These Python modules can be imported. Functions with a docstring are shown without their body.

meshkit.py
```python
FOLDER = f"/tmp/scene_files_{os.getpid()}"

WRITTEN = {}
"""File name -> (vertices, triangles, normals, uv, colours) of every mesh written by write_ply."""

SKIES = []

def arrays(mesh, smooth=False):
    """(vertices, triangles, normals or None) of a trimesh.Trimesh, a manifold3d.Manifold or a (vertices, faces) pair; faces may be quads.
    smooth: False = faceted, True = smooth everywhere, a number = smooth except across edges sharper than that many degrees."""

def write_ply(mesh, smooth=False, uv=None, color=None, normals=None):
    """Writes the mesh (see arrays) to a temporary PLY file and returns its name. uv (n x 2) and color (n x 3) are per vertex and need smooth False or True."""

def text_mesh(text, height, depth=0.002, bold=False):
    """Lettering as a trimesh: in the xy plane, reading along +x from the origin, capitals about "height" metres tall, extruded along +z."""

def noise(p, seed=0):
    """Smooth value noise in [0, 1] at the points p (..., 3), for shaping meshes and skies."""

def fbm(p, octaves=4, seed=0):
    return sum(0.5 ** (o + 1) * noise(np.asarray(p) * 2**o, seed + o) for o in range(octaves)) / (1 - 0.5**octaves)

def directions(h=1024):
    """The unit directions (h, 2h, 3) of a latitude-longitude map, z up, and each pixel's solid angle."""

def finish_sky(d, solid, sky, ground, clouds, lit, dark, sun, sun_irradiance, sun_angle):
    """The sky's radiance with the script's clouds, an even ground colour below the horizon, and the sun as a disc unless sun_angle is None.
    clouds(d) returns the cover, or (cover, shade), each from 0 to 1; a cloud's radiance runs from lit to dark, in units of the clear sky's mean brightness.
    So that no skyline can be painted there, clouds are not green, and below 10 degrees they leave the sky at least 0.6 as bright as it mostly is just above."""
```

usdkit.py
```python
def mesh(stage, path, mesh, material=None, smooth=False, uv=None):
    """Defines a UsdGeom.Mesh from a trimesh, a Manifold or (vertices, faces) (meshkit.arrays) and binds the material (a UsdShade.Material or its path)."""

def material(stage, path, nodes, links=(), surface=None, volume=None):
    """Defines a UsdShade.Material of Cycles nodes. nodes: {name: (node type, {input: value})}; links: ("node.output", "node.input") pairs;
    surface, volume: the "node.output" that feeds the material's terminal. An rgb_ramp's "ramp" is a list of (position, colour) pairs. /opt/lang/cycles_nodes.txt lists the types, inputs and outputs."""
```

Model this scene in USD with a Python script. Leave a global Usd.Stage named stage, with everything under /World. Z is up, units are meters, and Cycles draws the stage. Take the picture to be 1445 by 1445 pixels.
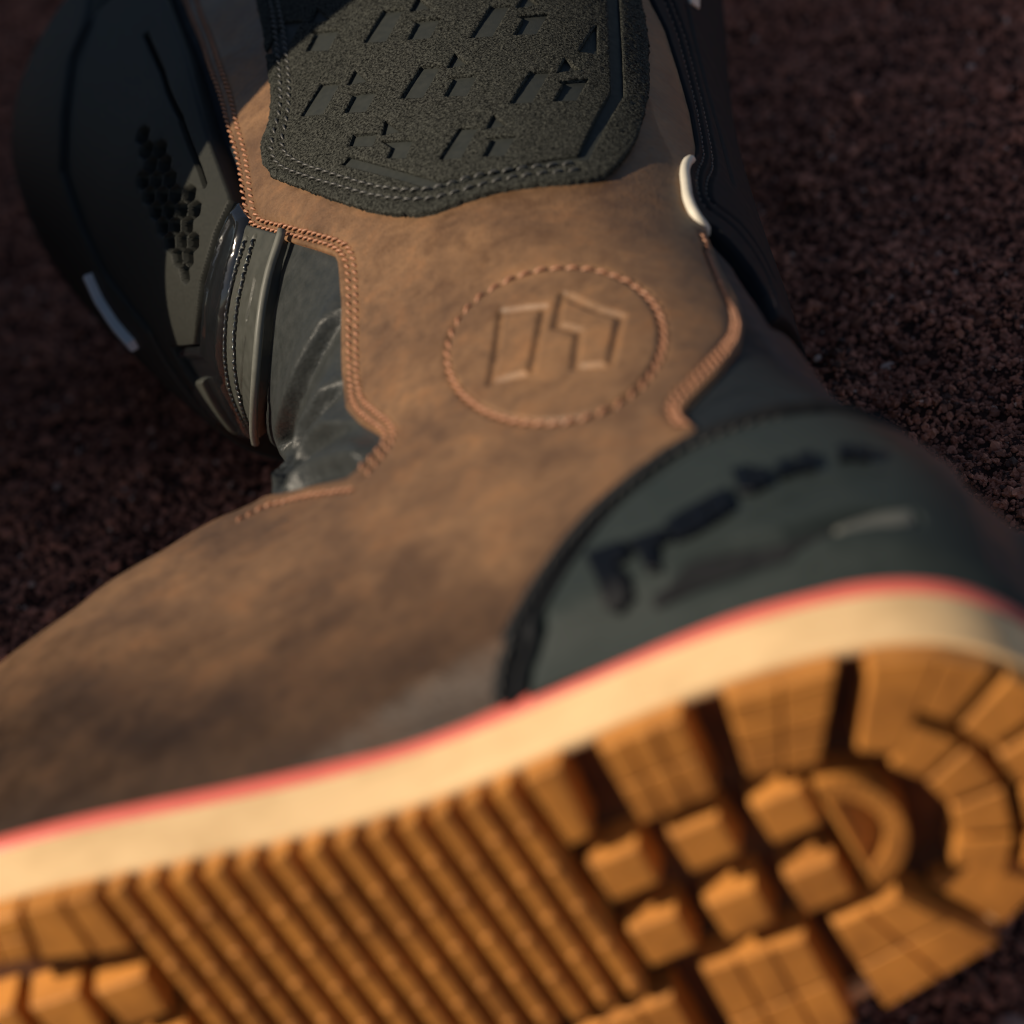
import math, random
import numpy as np, trimesh, shapely, usdkit, meshkit
from shapely.geometry import Polygon, LineString, Point, MultiPolygon
from scipy.spatial import Delaunay, cKDTree
from scipy.interpolate import PchipInterpolator, splprep, splev
from pxr import Usd, UsdGeom, UsdLux, UsdShade, Gf, Sdf, Vt

rng = np.random.default_rng(7); random.seed(7)
stage = Usd.Stage.CreateInMemory()
UsdGeom.SetStageUpAxis(stage, 'Z'); UsdGeom.SetStageMetersPerUnit(stage, 1.0)
UsdGeom.Xform.Define(stage, '/World'); stage.SetDefaultPrim(stage.GetPrimAtPath('/World'))

# ------------------------------------------------------------------ camera, sun, sky, exposure
EXPOSURE = 0.18
SUN_INT, SKY = 1.25, 0.05
SUN_BOOT = np.array([-.53, -.29, .79]); SUN_BOOT /= np.linalg.norm(SUN_BOOT)   # direction to the sun in the boot's frame
FOCUS, FSTOP = 0.69, 9.5
LENS = 4000.0                                                     # focal length in photo pixels (photo 1445 px wide)

def rot(axis, deg):
    return trimesh.transformations.rotation_matrix(math.radians(deg), axis)[:3, :3]
# boot frame: u toe->heel, v sole->top, w outer side->inner side.  "tilted" frame = camera level; the ground is rolled 20 deg in it
r_ = math.radians(28.0)
M = np.array([[math.cos(r_), 0, -math.sin(r_)], [0, 1, 0], [math.sin(r_), 0, math.cos(r_)]])
q_ = math.radians(33.0)
FW = np.array([0, math.cos(q_), -math.sin(q_)]); RT = np.array([1., 0, 0]); UP = np.cross(RT, FW)
k_ = math.radians(20.0)
B = np.array([[math.cos(k_), 0, math.sin(k_)], [0, 1, 0], [-math.sin(k_), 0, math.cos(k_)]])   # tilted -> ground
def rays(px):
    px = np.atleast_2d(np.asarray(px, float)); x = (px[:, 0] - 722.5) / LENS; y = (722.5 - px[:, 1]) / LENS
    D = FW + x[:, None] * RT + y[:, None] * UP
    return (D / np.linalg.norm(D, axis=1, keepdims=True)) @ M
EYE = np.array([0., 14., 5.]) - 59.0 * rays([(783, 490)])[0]     # camera in boot frame, cm
GZ = 6.0                                                          # boot origin above the ground, cm
R_BG = B @ M                                                      # boot -> ground
eye_g = (R_BG @ EYE + [0, 0, GZ]) / 100

cam = UsdGeom.Camera.Define(stage, '/World/camera')
Rc = np.stack([B @ RT, B @ UP, -(B @ FW)], 0)
m4 = np.eye(4); m4[:3, :3] = Rc; m4[3, :3] = eye_g
cam.AddTransformOp().Set(Gf.Matrix4d(*m4.ravel().tolist()))
cam.CreateFocalLengthAttr(100.0); cam.CreateHorizontalApertureAttr(100.0 * 1445 / LENS); cam.CreateVerticalApertureAttr(100.0 * 1445 / LENS)
cam.CreateFStopAttr(FSTOP); cam.CreateFocusDistanceAttr(FOCUS); cam.CreateExposureAttr(EXPOSURE)
cam.CreateClippingRangeAttr(Gf.Vec2f(0.02, 1000))

sun_g = R_BG @ SUN_BOOT
sun = UsdLux.DistantLight.Define(stage, '/World/sun')
sun.CreateIntensityAttr(SUN_INT); sun.CreateAngleAttr(0.53); sun.CreateNormalizeAttr(True); sun.CreateColorAttr(Gf.Vec3f(1.0, 0.85, 0.66))
z = sun_g; x = np.cross([0, 0, 1.], z); x /= np.linalg.norm(x); y = np.cross(z, x)
s4 = np.eye(4); s4[0, :3], s4[1, :3], s4[2, :3] = x, y, z
sun.AddTransformOp().Set(Gf.Matrix4d(*s4.ravel().tolist()))
usdkit.material(stage, '/World/Looks/sky_look', {
    'sky': ('sky_texture', {'sky_type': 'single_scattering', 'sun_disc': False, 'sun_elevation': math.asin(sun_g[2]), 'sun_rotation': math.atan2(sun_g[0], sun_g[1])}),
    'b': ('background_shader', {'strength': SKY})}, [('sky.color', 'b.color')], surface='b.background')
dome = UsdLux.DomeLight.Define(stage, '/World/sky')
UsdShade.MaterialBindingAPI.Apply(dome.GetPrim()).Bind(UsdShade.Material.Get(stage, '/World/Looks/sky_look'))
dome.GetPrim().SetCustomDataByKey('kind', 'structure')

# ------------------------------------------------------------------ materials
def look(name, nodes, links, surface='p.BSDF'):
    return usdkit.material(stage, '/World/Looks/' + name, nodes, links, surface=surface)

def plain(name, col, rough, col2=None, scale=60, bump=0.0, bscale=600, bdist=0.0004, spec=0.5, sheen=0.0, coat=0.0, rvar=0.1, detail=4, extra=None, lim=(.3, .7)):
    n = {'tc': ('texture_coordinate', {}), 'n': ('noise_texture', {'scale': scale, 'detail': detail, 'roughness': .6}),
         'r': ('rgb_ramp', {'ramp': [(lim[0], col), (lim[1], col2 or col)]}),
         'mr': ('map_range', {'from_min': .3, 'from_max': .7, 'to_min': max(rough - rvar, .02), 'to_max': rough + rvar, 'clamp': True}),
         'p': ('principled_bsdf', {'specular_ior_level': spec, 'sheen_weight': sheen, 'coat_weight': coat, 'coat_roughness': .15, **(extra or {})})}
    l = [('tc.object', 'n.vector'), ('n.fac', 'r.fac'), ('r.color', 'p.base_color'), ('n.fac', 'mr.value'), ('mr.result', 'p.roughness')]
    if bump:
        n['bn'] = ('noise_texture', {'scale': bscale, 'detail': 3, 'roughness': .6}); n['bp'] = ('bump', {'strength': bump, 'distance': bdist})
        l += [('tc.object', 'bn.vector'), ('bn.fac', 'bp.height'), ('bp.normal', 'p.normal')]
    return look(name, n, l)

def leather_look():
    n = {'tc': ('texture_coordinate', {}),
         'a': ('noise_texture', {'scale': 26, 'detail': 7, 'roughness': .66, 'distortion': .25}),
         'b': ('noise_texture', {'scale': 95, 'detail': 6, 'roughness': .7, 'distortion': .4}),
         'c': ('noise_texture', {'scale': 420, 'detail': 4, 'roughness': .7}),
         'v': ('voronoi_texture', {'scale': 900, 'feature': 'distance_to_edge'}),
         'ra': ('rgb_ramp', {'ramp': [(.26, (.078, .045, .026)), (.43, (.128, .071, .037)), (.57, (.176, .098, .049)), (.76, (.245, .134, .062))]}),
         'rb': ('rgb_ramp', {'ramp': [(.34, (.66, .62, .58)), (.50, (1, 1, 1)), (.68, (1.30, 1.15, 1.0))]}),
         'rc': ('rgb_ramp', {'ramp': [(.3, (.78, .78, .78)), (.7, (1.15, 1.15, 1.15))]}),
         'm1': ('mix_color', {'blend_type': 'multiply', 'fac': .8, 'use_clamp': False}), 'm2': ('mix_color', {'blend_type': 'multiply', 'fac': .8, 'use_clamp': False}),
         'mr': ('map_range', {'from_min': .3, 'from_max': .7, 'to_min': .42, 'to_max': .62, 'clamp': True}),
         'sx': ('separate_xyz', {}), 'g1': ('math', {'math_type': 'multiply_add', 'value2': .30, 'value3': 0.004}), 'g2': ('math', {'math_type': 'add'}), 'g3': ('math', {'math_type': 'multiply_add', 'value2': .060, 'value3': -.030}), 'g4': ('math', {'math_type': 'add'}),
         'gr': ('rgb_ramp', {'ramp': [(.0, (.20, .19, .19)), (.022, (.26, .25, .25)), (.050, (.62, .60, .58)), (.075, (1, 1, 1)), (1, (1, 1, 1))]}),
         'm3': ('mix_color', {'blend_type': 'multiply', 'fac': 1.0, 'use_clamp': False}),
         'ad': ('math', {'math_type': 'add'}), 'bp': ('bump', {'strength': .4, 'distance': .0004}),
         'p': ('principled_bsdf', {'specular_ior_level': .33})}
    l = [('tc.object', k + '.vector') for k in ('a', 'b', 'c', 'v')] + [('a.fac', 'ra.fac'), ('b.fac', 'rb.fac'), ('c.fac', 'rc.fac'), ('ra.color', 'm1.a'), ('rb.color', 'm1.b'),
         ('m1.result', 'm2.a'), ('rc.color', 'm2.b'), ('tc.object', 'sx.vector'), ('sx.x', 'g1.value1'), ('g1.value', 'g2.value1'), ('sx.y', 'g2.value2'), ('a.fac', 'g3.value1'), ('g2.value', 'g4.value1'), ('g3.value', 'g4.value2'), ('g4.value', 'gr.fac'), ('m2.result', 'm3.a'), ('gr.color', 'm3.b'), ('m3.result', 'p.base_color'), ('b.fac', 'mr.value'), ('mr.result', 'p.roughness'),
         ('c.fac', 'ad.value1'), ('v.distance', 'ad.value2'), ('ad.value', 'bp.height'), ('bp.normal', 'p.normal')]
    return look('brown_leather', n, l)
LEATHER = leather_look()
RAW = plain('raw_leather_edge', (.42, .17, .055), .9, (.30, .12, .04), 400, bump=.6, bscale=1500)
THREAD = plain('brown_thread', (.40, .185, .098), .45, (.27, .12, .062), 900, bump=.3, bscale=3000)
DKTHREAD = plain('black_thread', (.030, .030, .028), .45, (.06, .06, .055), 900)
SUEDE = plain('black_suede', (.005, .0055, .0048), .95, (.066, .068, .059), 1700, bump=1.0, bscale=1900, bdist=.0006, spec=.08, lim=(.38, .64))
GRIPBASE = plain('smooth_grip_rubber', (.026, .029, .027), .6, (.034, .037, .034), 500, bump=.15, bscale=2500, spec=.12)
BLACK = plain('black_boot_leather', (.010, .013, .016), .6, (.016, .020, .023), 200, bump=.35, bscale=700, spec=.2)
QUILT = plain('quilted_black_leather', (.022, .025, .0245), .42, (.031, .034, .033), 300, bump=.4, bscale=950, bdist=.0006, spec=.28)
PLATE = plain('satin_black_plastic', (.021, .022, .0195), .60, (.030, .031, .027), 1400, bump=.25, bscale=4000, bdist=.0001, spec=.12)
GLOSS = plain('glossy_black_rubber', (.008, .009, .010), .14, (.010, .011, .012), 200, spec=.6, rvar=.04, coat=.4)
STRIP = plain('grey_green_rubber', (.038, .040, .034), .5, (.048, .050, .043), 300, bump=.15, bscale=2500, spec=.3)
PIPING = plain('pale_rubber_piping', (.095, .098, .086), .5, (.12, .122, .107), 300, spec=.3)
CALF = plain('matte_black_rubber', (.014, .0155, .0175), .75, (.020, .021, .023), 250, bump=.2, bscale=1800, spec=.05)
CUP = plain('heel_cup_rubber', (.023, .030, .029), .48, (.030, .038, .037), 120, bump=.2, bscale=1500, spec=.12)
LETTER = plain('blue_black_gloss', (.002, .003, .005), .5, (.003, .004, .007), 200, spec=.15, rvar=.04)
TAG = plain('white_edge', (.62, .58, .48), .6, (.52, .48, .40), 400)
TAB = plain('pale_grey_tab', (.40, .45, .48), .5, (.46, .50, .52), 100)
RED = plain('red_welt', (.62, .135, .10), .5, (.54, .11, .082), 150)
CREAM = plain('cream_gum_midsole', (.76, .525, .275), .55, (.58, .385, .19), 55, detail=9, lim=(.42, .74), bump=.15, bscale=900, spec=.35)
GUM = plain('amber_gum_tread', (.54, .222, .044), .5, (.31, .120, .023), 75, bump=.3, bscale=900, detail=9, lim=(.40, .68), spec=.4)
GROOVE = plain('shaded_gum_in_grooves', (.13, .046, .012), .75, (.05, .018, .007), 90, bump=.4, bscale=700, bdist=.001)  # same gum, darkened so the groove shade sits in its colour
SOIL = plain('dark_maroon_soil', (.040, .018, .014), .95, (.085, .040, .032), 160, bump=1.0, bscale=700, bdist=.002, spec=.1)
GRAIN = [plain('granule_dark', (0.2502, 0.0920, 0.0562), .8, (0.3827, 0.1516, 0.0950), 300, spec=.3), plain('granule_maroon', (0.4858, 0.1777, 0.1102), .8, (0.6624, 0.2613, 0.1596), 300, spec=.3),
         plain('granule_tan', (0.7200, 0.4500, 0.3360), .8, (0.8200, 0.5580, 0.4320), 300, spec=.3), plain('granule_black', (0.0589, 0.0251, 0.0167), .7, (0.1178, 0.0481, 0.0319), 300, spec=.4)]
PEBBLE = plain('pink_pebble', (.45, .27, .21), .8, (.36, .20, .16), 120, bump=.4, bscale=500)

# ------------------------------------------------------------------ scene helpers
used = {}
def path_of(name, parent='/World'):
    p = parent if isinstance(parent, str) else str(parent.GetPath())
    k = p + '/' + name; n = used.get(k, 0); used[k] = n + 1
    return k if n == 0 else f'{k}_{n:03d}'
def tag(prim, **kw):
    for k, v in kw.items(): prim.SetCustomDataByKey(k, v)
def part(name, mesh, mat, parent, smooth=40, **kw):
    m = usdkit.mesh(stage, path_of(name, parent), mesh, mat, smooth=smooth)
    tag(m.GetPrim(), **kw); return m.GetPrim()
CM = .01
def cat(ms): return trimesh.util.concatenate([m for m in ms if m is not None])

# ------------------------------------------------------------------ the boot's base form as a distance field (cm, boot frame)
T = dict(v=[4, 9, 13, 17, 22, 27, 33, 42, 50], uc=[.2, .2, -.5, -1.5, -2.9, -4.3, -6.0, -7.9, -8.8], a=[5.6, 5.8, 5.2, 5.3, 6.2, 7.2, 8.7, 10.9, 12.0],
         wc=[1.2, 1.2, 1.0, .9, .9, 1.0, 1.2, 1.2, 1.2], b=[3.6, 3.7, 4.1, 4.6, 5.3, 5.9, 6.3, 6.5, 6.6])
FT = dict(u=[-22, -20, -17, -14, -11, -8, -5, -2, 1, 4, 6, 7.0, 7.6], wc=[1.0, 1.0, 1.0, 1.0, 1.0, 1.0, 1.1, 1.2, 1.2, 1.2, 1.2, 1.2, 1.2],
          hw=[1.0, 3.0, 4.4, 5.0, 5.0, 4.7, 4.3, 3.9, 3.7, 3.4, 2.7, 1.7, .5], h=[3.0, 5.6, 8.4, 10.9, 13.0, 14.2, 13.0, 10.0, 7.0, 5.6, 4.5, 3.6, 2.4])
def tab(D, key):
    x = np.array(D[key], float); g = np.linspace(x[0], x[-1], 800)
    return {k: (lambda q, y=PchipInterpolator(x, np.array(D[k], float))(g): np.interp(q, g, y)) for k in D if k != key}, x[0], x[-1]
fs, V0, V1 = tab(T, 'v'); ff, U0, U1 = tab(FT, 'u')
VTOP = 46.0
def se(x, y, p): return (np.abs(x) ** p + np.abs(y) ** p + 1e-12) ** (1 / p)
def sdf(P):
    u, v, w = P[..., 0], P[..., 1], P[..., 2]
    a, b = fs['a'](v), fs['b'](v)
    d1 = (se((u - fs['uc'](v)) / a, (w - fs['wc'](v)) / b, 2.25) - 1) * np.minimum(a, b)
    d1 = np.maximum(d1, np.maximum(V0 - v, v - VTOP))
    hw, h = ff['hw'](u) * (1 - .095 * np.clip((4.4 - v) / 2.2, 0, 1) ** 1.5), ff['h'](u)   # the upper tucks in above the welt
    d2 = (se(np.maximum(v - 2.2, 0) / h, (w - ff['wc'](u)) / hw, 2.7) - 1) * np.minimum(hw, h)
    d2 = np.maximum(d2, np.maximum(np.maximum(1.5 - v, U0 - u), u - U1))
    k = 2.5; e = np.maximum(k - np.abs(d1 - d2), 0) / k
    return np.minimum(d1, d2) - e * e * k * .25
def grad(P, e=.02):
    g = np.stack([sdf(P + e * np.eye(3)[i]) - sdf(P - e * np.eye(3)[i]) for i in range(3)], -1) / (2 * e)
    return g
def normal(P):
    g = grad(P, .05); return g / np.maximum(np.linalg.norm(g, axis=-1, keepdims=True), 1e-9)
def snap(P, n=6):
    for _ in range(n):
        g = grad(P); st = .9 * sdf(P)[..., None] * g / np.maximum((g * g).sum(-1, keepdims=True), .15)
        L = np.linalg.norm(st, axis=-1, keepdims=True); P = P - st * np.minimum(1, .6 / np.maximum(L, 1e-9))
    return P
def march(A, D, t0, n=70, tmax=130, off=0.0):
    """first hit of the rays A + t D; a ray that misses gives the surface point nearest to it"""
    t = np.full(len(D), float(t0)); best = t.copy(); bd = np.full(len(D), 1e9)
    for _ in range(n):
        d = sdf(A + t[:, None] * D) - off; up = np.abs(d) < bd; best[up] = t[up]; bd[up] = np.abs(d)[up]
        t = np.where(t < tmax, t + np.clip(d * .65, -2, 3), t)
    return snap(A + best[:, None] * D, 5)
LAYER = .20                                                       # the outer pieces stand about this far above the base form
def px(points): return march(EYE, rays(points), 38., off=LAYER)              # photo point -> surface point
def ring(v, phi):                                                  # surface point at height v, phi degrees from the inner side towards the heel
    v, phi = np.broadcast_arrays(np.atleast_1d(np.asarray(v, float)), np.atleast_1d(np.radians(np.asarray(phi, float))))
    c = np.stack([np.where(v < 10, 0.5, fs['uc'](v)), v, np.full(v.shape, 1.1)], -1); d = np.stack([np.sin(phi), 0 * v, np.cos(phi)], -1)
    return march(c + 22 * d, -d, 0, tmax=22)

def resample(P, step, closed=False):
    P = np.asarray(P, float)
    if closed: P = np.vstack([P, P[:1]])
    s = np.r_[0, np.cumsum(np.linalg.norm(np.diff(P, axis=0), axis=1))]; n = max(int(round(s[-1] / step)), 3)
    q = np.linspace(0, s[-1], n + 1); R = np.stack([np.interp(q, s, P[:, i]) for i in range(P.shape[1])], 1)
    return R[:-1] if closed else R
def smoothline(P, n=6, it=2, closed=False):
    P = np.asarray(P, float)
    for _ in range(it):                                            # Chaikin corner cutting
        Q = np.vstack([P, P[:1]]) if closed else P
        a, b = Q[:-1] * .75 + Q[1:] * .25, Q[:-1] * .25 + Q[1:] * .75
        N = np.empty((2 * len(a), P.shape[1])); N[0::2], N[1::2] = a, b
        P = N if closed else np.vstack([P[:1], N, P[-1:]])
    return P

def pxl(points): return px(resample(smoothline(points), 7.0))      # a smooth photo line, laid on the surface point by point
def pxd(points): return px(resample(points, 12.0))

class Frame:
    """a projection direction; points of the surface <-> plane coordinates"""
    def __init__(s, e):
        s.e = np.asarray(e, float) / np.linalg.norm(e); h = np.array([0, 1., 0]); s.x = np.cross(h, s.e); s.x /= np.linalg.norm(s.x); s.y = np.cross(s.e, s.x)
    def to2(s, P): return np.stack([P @ s.x, P @ s.y], -1)
    def lift(s, Q): return march(Q[:, :1] * s.x + Q[:, 1:] * s.y + 30 * s.e, np.broadcast_to(-s.e, (len(Q), 3)), 0, tmax=60)

def triangulate(poly, sp, rim, dense=()):
    """points and triangles filling a polygon (holes allowed), with rings near its boundary"""
    pts = []
    def rings_of(g, step):
        for q in getattr(g, 'geoms', [g]):
            if q.is_empty: continue
            for r in (q.exterior, *q.interiors): pts.append(resample(np.array(r.coords)[:-1], step, True))
    st = min(sp, max(rim * 1.2, .045))
    rings_of(poly, st); nb = sum(map(len, pts))
    for f in (.15, .5, 1.0): rings_of(poly.buffer(-rim * f, join_style='mitre', mitre_limit=2), st)
    x0, y0, x1, y1 = poly.bounds
    X, Y = np.meshgrid(np.arange(x0, x1, sp), np.arange(y0, y1, sp * .866)); X = X + (np.arange(len(X)) % 2)[:, None] * sp / 2
    I = np.c_[X.ravel(), Y.ravel()]; I = I[shapely.contains_xy(poly.buffer(-rim - .4 * sp), I)]
    for g, s2 in dense:
        a, b, c, d = g.bounds; X, Y = np.meshgrid(np.arange(a, c, s2), np.arange(b, d, s2)); J = np.c_[X.ravel(), Y.ravel()]
        I = I[~shapely.contains_xy(g, I)]; I = np.vstack([I, J[shapely.contains_xy(g.intersection(poly.buffer(-rim - .4 * s2)), J)]])
    I = I + rng.normal(0, sp * .04, I.shape)
    Q = np.vstack(pts + [I]); Q[nb:] += rng.normal(0, 1e-4, Q[nb:].shape)
    Tn = Delaunay(Q).simplices; C = Q[Tn].mean(1); Tn = Tn[shapely.contains_xy(poly, C)]
    e = Q[Tn]; ar = np.abs((e[:, 1, 0] - e[:, 0, 0]) * (e[:, 2, 1] - e[:, 0, 1]) - (e[:, 2, 0] - e[:, 0, 0]) * (e[:, 1, 1] - e[:, 0, 1])); Tn = Tn[ar > 1e-7]
    return Q, Tn

def clean(poly):
    g = poly if poly.is_valid else poly.buffer(0)
    return max(g.geoms, key=lambda a: a.area) if isinstance(g, MultiPolygon) else g

def panel(fr, poly, thick, sp=.15, rim=.08, disp=None, depth=.35, base=0.0, dense=(), fuzz=0.0, floor=.45, split_edge=False):
    """a skin piece laid on the boot: polygon in the frame's plane, lifted onto the surface, its own thickness and rim, closed down into the boot"""
    poly = clean(poly); assert max(map(abs, poly.bounds)) < 70, poly.bounds
    Q, F = triangulate(poly, sp, rim, dense)
    d = shapely.distance(poly.boundary, shapely.points(Q))
    P = fr.lift(Q); n = normal(P)
    r = np.clip(d / rim, 0, 1); off = base + thick * (floor + (1 - floor) * np.sqrt(np.clip(1 - (1 - r) ** 2, 0, 1)))
    if disp is not None: off = off + disp(Q, P, d)
    if fuzz: off = off + rng.normal(0, fuzz, len(Q))
    V = P + n * off[:, None]
    a = F; tri = V[a]; g = np.cross(tri[:, 1] - tri[:, 0], tri[:, 2] - tri[:, 0]); flip = (g * n[a].mean(1)).sum(1) < 0; F = F.copy(); F[flip] = F[flip][:, ::-1]
    E = np.vstack([F[:, [0, 1]], F[:, [1, 2]], F[:, [2, 0]]]); key = np.sort(E, 1); _, inv, cnt = np.unique(key, axis=0, return_inverse=True, return_counts=True)
    bd = E[cnt[inv.ravel()] == 1]
    ids = np.unique(bd); mp = -np.ones(len(Q), int); mp[ids] = np.arange(len(ids))
    top = trimesh.Trimesh(V, F, process=False)
    Vs = np.vstack([V[ids], P[ids] + n[ids] * (base - depth)]); a, b = mp[bd[:, 0]], mp[bd[:, 1]]; m = len(ids)
    skirt = trimesh.Trimesh(Vs, np.vstack([np.c_[b, a, a + m], np.c_[b, a + m, b + m]]), process=False)
    top.apply_scale(CM); skirt.apply_scale(CM)
    return (top, skirt) if split_edge else cat([top, skirt])

def frame_for(P): return Frame(normal(P).mean(0))
def poly_of(fr, *pieces): return Polygon(fr.to2(np.vstack([np.atleast_2d(p) for p in pieces])))

def capsule_path(P, R, sides=6, flat=None):
    """tube along P with radii R, closed ends"""
    P = np.asarray(P, float); R = np.broadcast_to(np.asarray(R, float), (len(P),))
    t = np.gradient(P, axis=0); t /= np.linalg.norm(t, axis=1, keepdims=True)
    up = flat if flat is not None else np.tile([0, 0, 1.], (len(P), 1))
    s = np.cross(t, up); s /= np.maximum(np.linalg.norm(s, axis=1, keepdims=True), 1e-9); u2 = np.cross(s, t)
    a = np.linspace(0, 2 * np.pi, sides, endpoint=False)
    V = (P[:, None] + R[:, None, None] * (np.cos(a)[None, :, None] * s[:, None] + np.sin(a)[None, :, None] * u2[:, None])).reshape(-1, 3)
    F = []
    for i in range(len(P) - 1):
        for j in range(sides):
            k = (j + 1) % sides; F += [[i * sides + j, i * sides + k, (i + 1) * sides + k], [i * sides + j, (i + 1) * sides + k, (i + 1) * sides + j]]
    for j in range(1, sides - 1): F += [[0, j + 1, j], [(len(P) - 1) * sides, (len(P) - 1) * sides + j, (len(P) - 1) * sides + j + 1]]
    return trimesh.Trimesh(V, F, process=False)

def stitches(P, lift, pitch=.30, ln=.24, rad=.038, bow=.03, slant=0.0):
    """separate thread stitches along a line of surface points"""
    P = resample(P, pitch); out = []
    N = normal(P); LF = lift(P) if callable(lift) else np.full(len(P), float(lift))
    for i in range(len(P) - 1):
        lift_i = (LF[i] + LF[i + 1]) / 2
        a, b = P[i], P[i + 1]; n = (N[i] + N[i + 1]) / 2; t = b - a; L = np.linalg.norm(t)
        if L < 1e-6: continue
        t /= L; s = np.cross(n, t); m = (a + b) / 2; h = min(ln / 2, L * .45)
        j = rng.normal(0, .006, 2)
        q = np.array([-1, -.7, 0, .7, 1.]); z = np.array([-.09, .0, 1, .0, -.09]) * bow
        z[0] = z[-1] = -.06
        C = m + np.outer(q * h, t) + np.outer(lift_i + z + j[0], n) + np.outer(q * (slant + j[1]), s)
        out.append(capsule_path(C, rad * np.array([.5, .95, 1.1, .95, .5]), 6, np.tile(n, (5, 1))))
    m = cat(out); m.apply_scale(CM); return m

def near(path2, Q, step=.05):
    d, _ = cKDTree(resample(path2, step)).query(Q); return d

def offset_line(P, dist):
    """shift a surface line sideways on the surface (positive = left of its direction seen from outside)"""
    P = np.asarray(P); t = np.gradient(P, axis=0); t /= np.linalg.norm(t, axis=1, keepdims=True); n = normal(P)
    return snap(P + np.cross(n, t) * dist)

# ================================================================== ground
ground_c = np.array([0.0, .25])
def ground_h(X, Y):
    p = np.stack([X, Y, 0 * X], -1)
    return .010 * (meshkit.fbm(p * 14, 3, 3) - .5) + .008 * (meshkit.fbm(p * 55, 3, 9) - .5) + .0035 * (meshkit.fbm(p * 190, 2, 5) - .5)
g_in = np.linspace(-.62, .62, 420); wide = np.r_[-40, -10, -3, -1.2, -.8, g_in, .8, 1.2, 3, 10, 40]
X, Y = np.meshgrid(wide, wide + .25); near_ = (np.abs(X) < .7) & (np.abs(Y - .25) < .7)
Z = np.where(near_, ground_h(X, Y), 0) - .004
nn = len(wide); idx = np.arange(nn * nn).reshape(nn, nn)
Fq = np.stack([idx[:-1, :-1], idx[:-1, 1:], idx[1:, 1:], idx[1:, :-1]], -1).reshape(-1, 4)
gm = usdkit.mesh(stage, '/World/ground', (np.c_[X.ravel(), Y.ravel(), Z.ravel()], Fq), SOIL, smooth=True)
tag(gm.GetPrim(), kind='structure', label='dark maroon granular soil under the boot', category='ground')

# ================================================================== the boot
boot = UsdGeom.Xform.Define(stage, '/World/motorcycle_boot')
b4 = np.eye(4); b4[:3, :3] = R_BG.T; b4[3, :3] = [0, 0, GZ / 100]
boot.AddTransformOp().Set(Gf.Matrix4d(*b4.ravel().tolist()))
tag(boot.GetPrim(), label='brown leather and black rubber motorcycle boot lying sideways, amber lugged sole foremost', category='boot')
BT = boot.GetPrim()

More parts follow.
